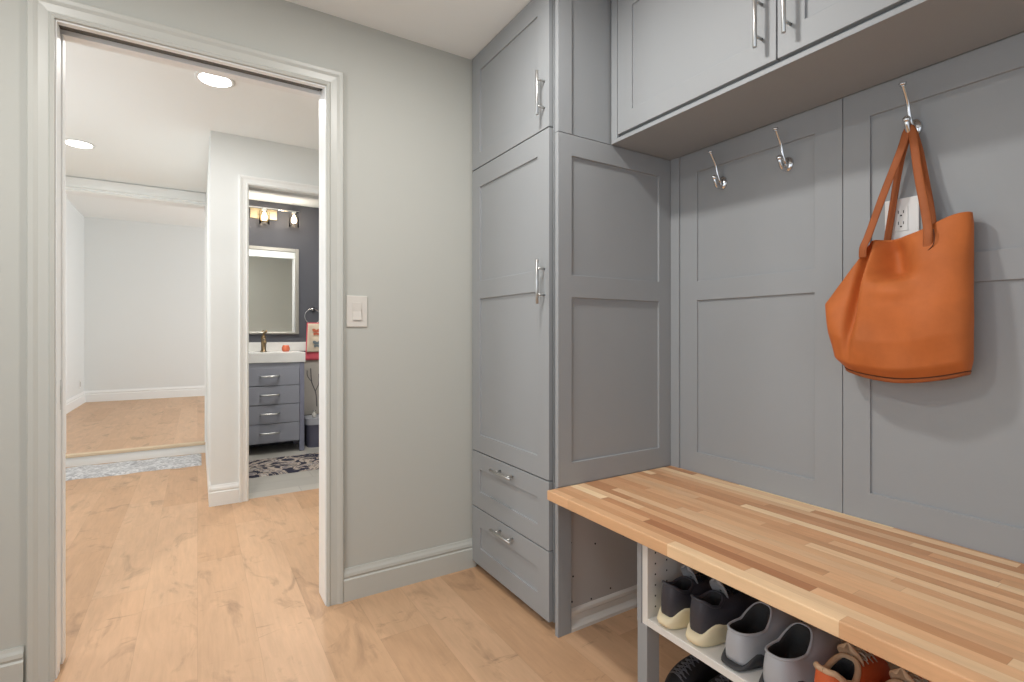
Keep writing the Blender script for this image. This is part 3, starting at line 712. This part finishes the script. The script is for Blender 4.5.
# ------------------------------------------------------------------ bathroom
YV = 5.188
vn = thing('bathroom_vanity', 'slate grey bathroom vanity with four drawers and a white marble top', 'vanity', (.57, 5.4, 0))
obj('body', B((.29, .85, YV+.02, YBB-.01, .10, .85)), M_van, vn, .002)
for x in (.27, .83):
    obj('leg', B((x, x+.042, YV, YV+.045, 0, .85)), M_vleg, vn, .002); obj('leg', B((x, x+.042, YBB-.06, YBB-.015, 0, .85)), M_vleg, vn, .002)
obj('apron', B((.312, .83, YV+.002, YV+.02, .80, .85)), M_van, vn)
for (z0, z1) in ((.637, .80), (.461, .630), (.284, .454), (.105, .277)):
    d = obj('drawer', B((.314, .828, YV+.001, YV+.019, z0, z1)), M_van, vn, .003)
    bm = bmesh.new(); zc = (z0+z1)/2+.005
    tube(bm, smooth_path([(.49, YV-.004, zc), (.505, YV-.022, zc), (.57, YV-.03, zc), (.635, YV-.022, zc), (.65, YV-.004, zc)]), .0085, 8); obj('handle', bm, M_steel, d, smooth=True)
obj('countertop', B((.25, .88, YV-.012, YBB-.002, .85, .944)), M_marble, vn, .003)
obj('backsplash', B((.25, 1.02, YBB-.02, YBB-.001, .944, 1.035)), M_marble, vn, .002)
fc = thing('faucet', 'bronze single-hole faucet on the bathroom vanity', 'faucet', (.545, 5.45, .9446))
bm = bmesh.new(); lathe(bm, [(.032, 0), (.032, .006), (.022, .012), (.022, .15), (.018, .156)], (.545, 5.45, .9446), 'z', 20); obj('body', bm, M_brass, fc, smooth=True)
bm = bmesh.new(); tube(bm, smooth_path([(.545, 5.45, 1.05), (.545, 5.40, 1.062), (.545, 5.34, 1.055), (.545, 5.315, 1.03)]), .013, 12); obj('spout', bm, M_brass, fc, smooth=True)
bm = bmesh.new(); tube(bm, [(.545, 5.45, 1.095), (.545, 5.45, 1.12), (.575, 5.44, 1.15)], .011, 10); obj('handle', bm, M_brass, fc, smooth=True)
bm = bmesh.new(); lathe(bm, [(.0, 0), (.026, 0), (.037, .015), (.037, .035), (.03, .052), (.027, .062), (.024, .062), (.024, .05), (.0, .045)], (.745, 5.46, .9446), 'z', 24)
o = obj('candle_jar', bm, simple('coral_glass', (232, 120, 84), .25, coat=.5), smooth=True); tag(o, 'small coral orange candle jar on the vanity top', 'candle')
# mirror
mr = thing('bathroom_mirror', 'rectangular framed mirror above the bathroom vanity', 'mirror', (.58, YBB, 1.12))
MX0, MX1, MZ0, MZ1 = .27, .885, 1.115, 1.985
bm = B((MX0, MX0+.035, YBB-.03, YBB-.001, MZ0, MZ1), (MX1-.035, MX1, YBB-.03, YBB-.001, MZ0, MZ1), (MX0+.035, MX1-.035, YBB-.03, YBB-.001, MZ1-.035, MZ1), (MX0+.035, MX1-.035, YBB-.03, YBB-.001, MZ0, MZ0+.022))
obj('frame', bm, simple('pewter_frame', (176, 172, 164), .3, .7), mr, .004)
obj('glass', B((MX0+.035, MX1-.035, YBB-.018, YBB-.002, MZ0+.022, MZ1-.035)), M_mirror, mr)
# vanity light
vl = thing('vanity_light', 'chrome three-bulb vanity light with clear glass shades over the mirror', 'wall light', (.56, YBB, 2.33))
obj('backplate', B((.44, .68, YBB-.018, YBB-.001, 2.26, 2.365)), simple('brushed_brass', (196, 178, 144), .35, .8), vl, .003)
bm = bmesh.new(); tube(bm, [(.24, YBB-.075, 2.355), (.88, YBB-.075, 2.355)], .008, 12); tube(bm, [(.56, YBB-.02, 2.34), (.56, YBB-.075, 2.355)], .009, 10); obj('bar', bm, M_nick, vl, smooth=True)
for x in (.29, .56, .83):
    bm = bmesh.new(); lathe(bm, [(.012, 0), (.026, -.004), (.028, -.02), (.026, -.03), (.01, -.03)], (x, YBB-.075, 2.352), 'z', 20); sk = obj('socket', bm, M_nick, vl, smooth=True)
    bm = bmesh.new(); lathe(bm, [(.0, 0), (.012, -.004), (.022, -.03), (.027, -.05), (.02, -.07), (.0, -.078)], (x, YBB-.075, 2.318), 'z', 18); obj('bulb', bm, M_bulb, sk, smooth=True)
    bm = bmesh.new(); rows = [[V(x+r*math.cos(2*PI*i/28), YBB-.075+r*math.sin(2*PI*i/28), z) for i in range(28)] for r, z in ((.042, 2.335), (.046, 2.32), (.046, 2.20), (.044, 2.20), (.044, 2.318), (.040, 2.333))]
    grid_surface(bm, rows); obj('glass_shade', bm, M_glass, sk, smooth=True)
# towel ring and towels
tr = thing('towel_ring', 'chrome towel ring on the dark bathroom wall', 'towel ring', (1.02, YBB, 1.37))
bm = bmesh.new(); lathe(bm, [(.0, 0), (.026, 0), (.026, -.01), (.014, -.018), (.014, -.03), (.0, -.032)], (1.02, YBB, 1.375), 'y', 20); obj('mount', bm, M_nick, tr, smooth=True)
bm = bmesh.new(); P = [V(1.02+.078*math.sin(a), YBB-.024, 1.30+.078*math.cos(a)) for a in [2*PI*i/32 for i in range(33)]]; tube(bm, P, .0045, 8, False); obj('ring', bm, M_nick, tr, smooth=True)
M_tow = simple('cream_towel', (222, 206, 184), .9, bump=.4, bscale=200); M_pink = simple('pink_towel', (214, 92, 106), .9, bump=.4, bscale=200)
def cloth(x0, x1, z0, z1, y, amp, th=.008):
    bm = bmesh.new(); rws = []
    for k in range(15):
        v = k/14; row = []
        for i in range(17):
            u = i/16; pin = 1-.16*(1-v)
            x = (x0+x1)/2+(u-.5)*(x1-x0)*pin; row.append(V(x, y-amp*math.sin(u*PI*3+1)*(.5+.5*v), z1+(z0-z1)*v))
        rws.append(row)
    grid_surface(bm, rws, False); return bm
tw = thing('hand_towel', 'cream hand towel with butterfly pattern hanging from the towel ring', 'towel', (1.03, YBB-.04, .93))
obj('cloth', cloth(.955, 1.125, .93, 1.225, YBB-.045, .006), M_tow, tw, smooth=True, solid=.008)
def butterfly(cx, cz, s, m, nm):
    bm = bmesh.new()
    for sg in (-1, 1):
        for (ax, az, rx, rz_, rot) in ((.5, .45, .55, .38, .6), (.4, -.4, .38, .32, -.6)):
            pts = []
            for i in range(16):
                a = 2*PI*i/16; px, pz = rx*math.cos(a), rz_*math.sin(a); px, pz = px*math.cos(rot)-pz*math.sin(rot), px*math.sin(rot)+pz*math.cos(rot)
                pts.append(V(cx+sg*s*(ax+px), YBB-.0575, cz+s*(az+pz)))
            bm.faces.new([bm.verts.new(p) for p in pts])
    tube(bm, [(cx, YBB-.058, cz-s*.6), (cx, YBB-.058, cz+s*.6)], s*.07, 6)
    obj(nm, bm, m, tw, solid=.001)
butterfly(1.05, 1.135, .042, simple('rust_print', (196, 110, 84), .9), 'butterfly_print'); butterfly(1.055, 1.01, .042, simple('teal_print', (118, 128, 132), .9), 'butterfly_print')
o = obj('pink_towel', cloth(.945, 1.13, .845, 1.235, YBB-.030, .004), M_pink, None, smooth=True, solid=.008); tag(o, 'coral pink hand towel hanging behind the cream butterfly towel', 'towel')
# folding screen-like curtain panel with a branch print below the towels, bin
cp = thing('fabric_panel', 'pale grey panel with a dark branch pattern below the towels', 'panel', (1.15, YBB-.01, .3))
obj('cloth', B((.93, 1.6, YBB-.016, YBB-.002, .28, .90)), simple('taupe_fabric', (186, 180, 172), .85, bump=.2, bscale=120), cp, .002)
bm = bmesh.new(); tube(bm, smooth_path([(1.06, YBB-.018, .36), (1.05, YBB-.018, .5), (1.01, YBB-.018, .62), (1.0, YBB-.018, .76)]), .005, 6)
tube(bm, smooth_path([(1.045, YBB-.018, .52), (1.08, YBB-.018, .6), (1.08, YBB-.018, .7)]), .004, 6); tube(bm, smooth_path([(1.01, YBB-.018, .62), (.97, YBB-.018, .68), (.965, YBB-.018, .74)]), .004, 6)
obj('branch_print', bm, simple('branch_grey', (104, 102, 104), .9), cp)
bn = thing('waste_bin', 'dark slate waste bin with a light rim beside the vanity', 'waste bin', (1.03, 5.38, 0))
def rbox(c, w, d, z0, z1, tap=1.0, n=40):
    rows = []
    for z, s in ((z0, tap), (z1, 1.0)):
        rows.append([V(c[0]+w/2*s*math.copysign(abs(math.cos(a))**.5, math.cos(a)), c[1]+d/2*s*math.copysign(abs(math.sin(a))**.5, math.sin(a)), z) for a in [2*PI*i/n for i in range(n)]])
    return rows
bm = bmesh.new(); grid_surface(bm, rbox((1.04, 5.38), .27, .25, 0, .225, .9), True, True, True); obj('body', bm, simple('plum_plastic', (92, 92, 110), .45), bn, smooth=False)
bm = bmesh.new(); grid_surface(bm, rbox((1.04, 5.38), .29, .27, .225, .285, 1), True, True, True); obj('lid', bm, simple('lid_grey', (172, 174, 182), .4), bn)
bt = thing('glass_bottle', 'small clear glass bottle standing on the waste bin lid', 'bottle', (.99, 5.34, .285))
bm = bmesh.new(); lathe(bm, [(.0, 0), (.022, 0), (.022, .035), (.01, .045), (.01, .06), (.0, .06)], (.99, 5.34, .285), 'z', 18); obj('body', bm, M_plate, bt, smooth=True)
bm = bmesh.new(); lathe(bm, [(.0, 0), (.012, 0), (.012, .012), (.0, .013)], (.99, 5.34, .345), 'z', 14); obj('cap', bm, M_nick, bt, smooth=True)

# ------------------------------------------------------------------ mudroom downlights (above and beside the camera)
downlight(-.62, 1.15, 'round recessed ceiling light above the left of the mudroom')
downlight(.62, 1.22, 'round recessed ceiling light over the floor in front of the tall cabinet')

# ------------------------------------------------------------------ lights
def area(name, loc, rot, sx, sy, power, col=(1, 1, 1), shape='RECTANGLE', spread=None):
    l = bpy.data.lights.new(name, 'AREA'); l.shape = shape; l.size = sx
    if shape in ('RECTANGLE', 'ELLIPSE'): l.size_y = sy
    l.energy = power; l.color = col
    if spread: l.spread = spread
    o = bpy.data.objects.new(name, l); C.objects.link(o); o.location = loc; o.rotation_euler = rot
    return o
W1 = (1, .98, .95)
for (x, y, p) in ((.077, 3.045, 9), (-.70, 4.575, 12), (-.62, 1.15, 15), (.62, 1.22, 13)):
    area('downlight_lamp', (x, y, CEIL-.012), (0, 0, 0), .14, .14, p, (1, .98, .95), 'DISK')
area('downlight_lamp', (.75, 4.55, CEIL-.012), (0, 0, 0), .14, .14, 17, (1, .97, .93), 'DISK')  # light of the added bathroom lamp
area('daylight_and_fill', (-1.70, .05, 1.33), (0, -PI/2, 0), 1.5, 2.3, 10, (.95, .98, 1))  # added fill light in the made-up west window
area('daylight_and_fill', (-1.70, 3.28, 1.55), (0, -PI/2, 0), 1.1, .95, 14, (.96, .98, 1))
area('daylight_and_fill', (.1, -1.84, 1.38), (PI/2, 0, 0), 2.1, 1.4, 3, (.95, .98, 1))  # weak fill added through the invented south window
area('daylight_and_fill', (2.82, 7.5, 1.65), (0, PI/2, 0), 1.4, 2.1, 58, (.95, .97, 1))
for x in (.29, .56, .83):
    l = bpy.data.lights.new('bulb_lamp', 'POINT'); l.energy = 1.3; l.color = (1, .9, .76); l.shadow_soft_size = .03
    o = bpy.data.objects.new('bulb_lamp', l); C.objects.link(o); o.location = (x, YBB-.16, 2.27)
w = bpy.data.worlds.new('world'); sc.world = w; w.use_nodes = True
w.node_tree.nodes['Background'].inputs[0].default_value = (.75, .85, 1, 1); w.node_tree.nodes['Background'].inputs[1].default_value = 1.0

# ------------------------------------------------------------------ camera
cam = bpy.data.cameras.new('camera'); co = bpy.data.objects.new('camera', cam); C.objects.link(co); sc.camera = co
F = 507.0; cam.sensor_width = 36; cam.sensor_fit = 'HORIZONTAL'; cam.lens = 36*F/1024
cam.shift_y = -(341-333.7)/1024
co.location = (0, 0, 1.12); co.rotation_euler = (PI/2, 0, -math.atan((512-197.5)/F)); cam.clip_start = .02
sc.view_settings.view_transform = 'Standard'; sc.view_settings.look = 'None'
sc.view_settings.gamma = 1; sc.view_settings.use_curve_mapping = False
sc.view_settings.exposure = 0.06
sc.cycles.use_denoising = True
sc.cycles.max_bounces = 10; sc.cycles.diffuse_bounces = 6; sc.cycles.sample_clamp_indirect = 6
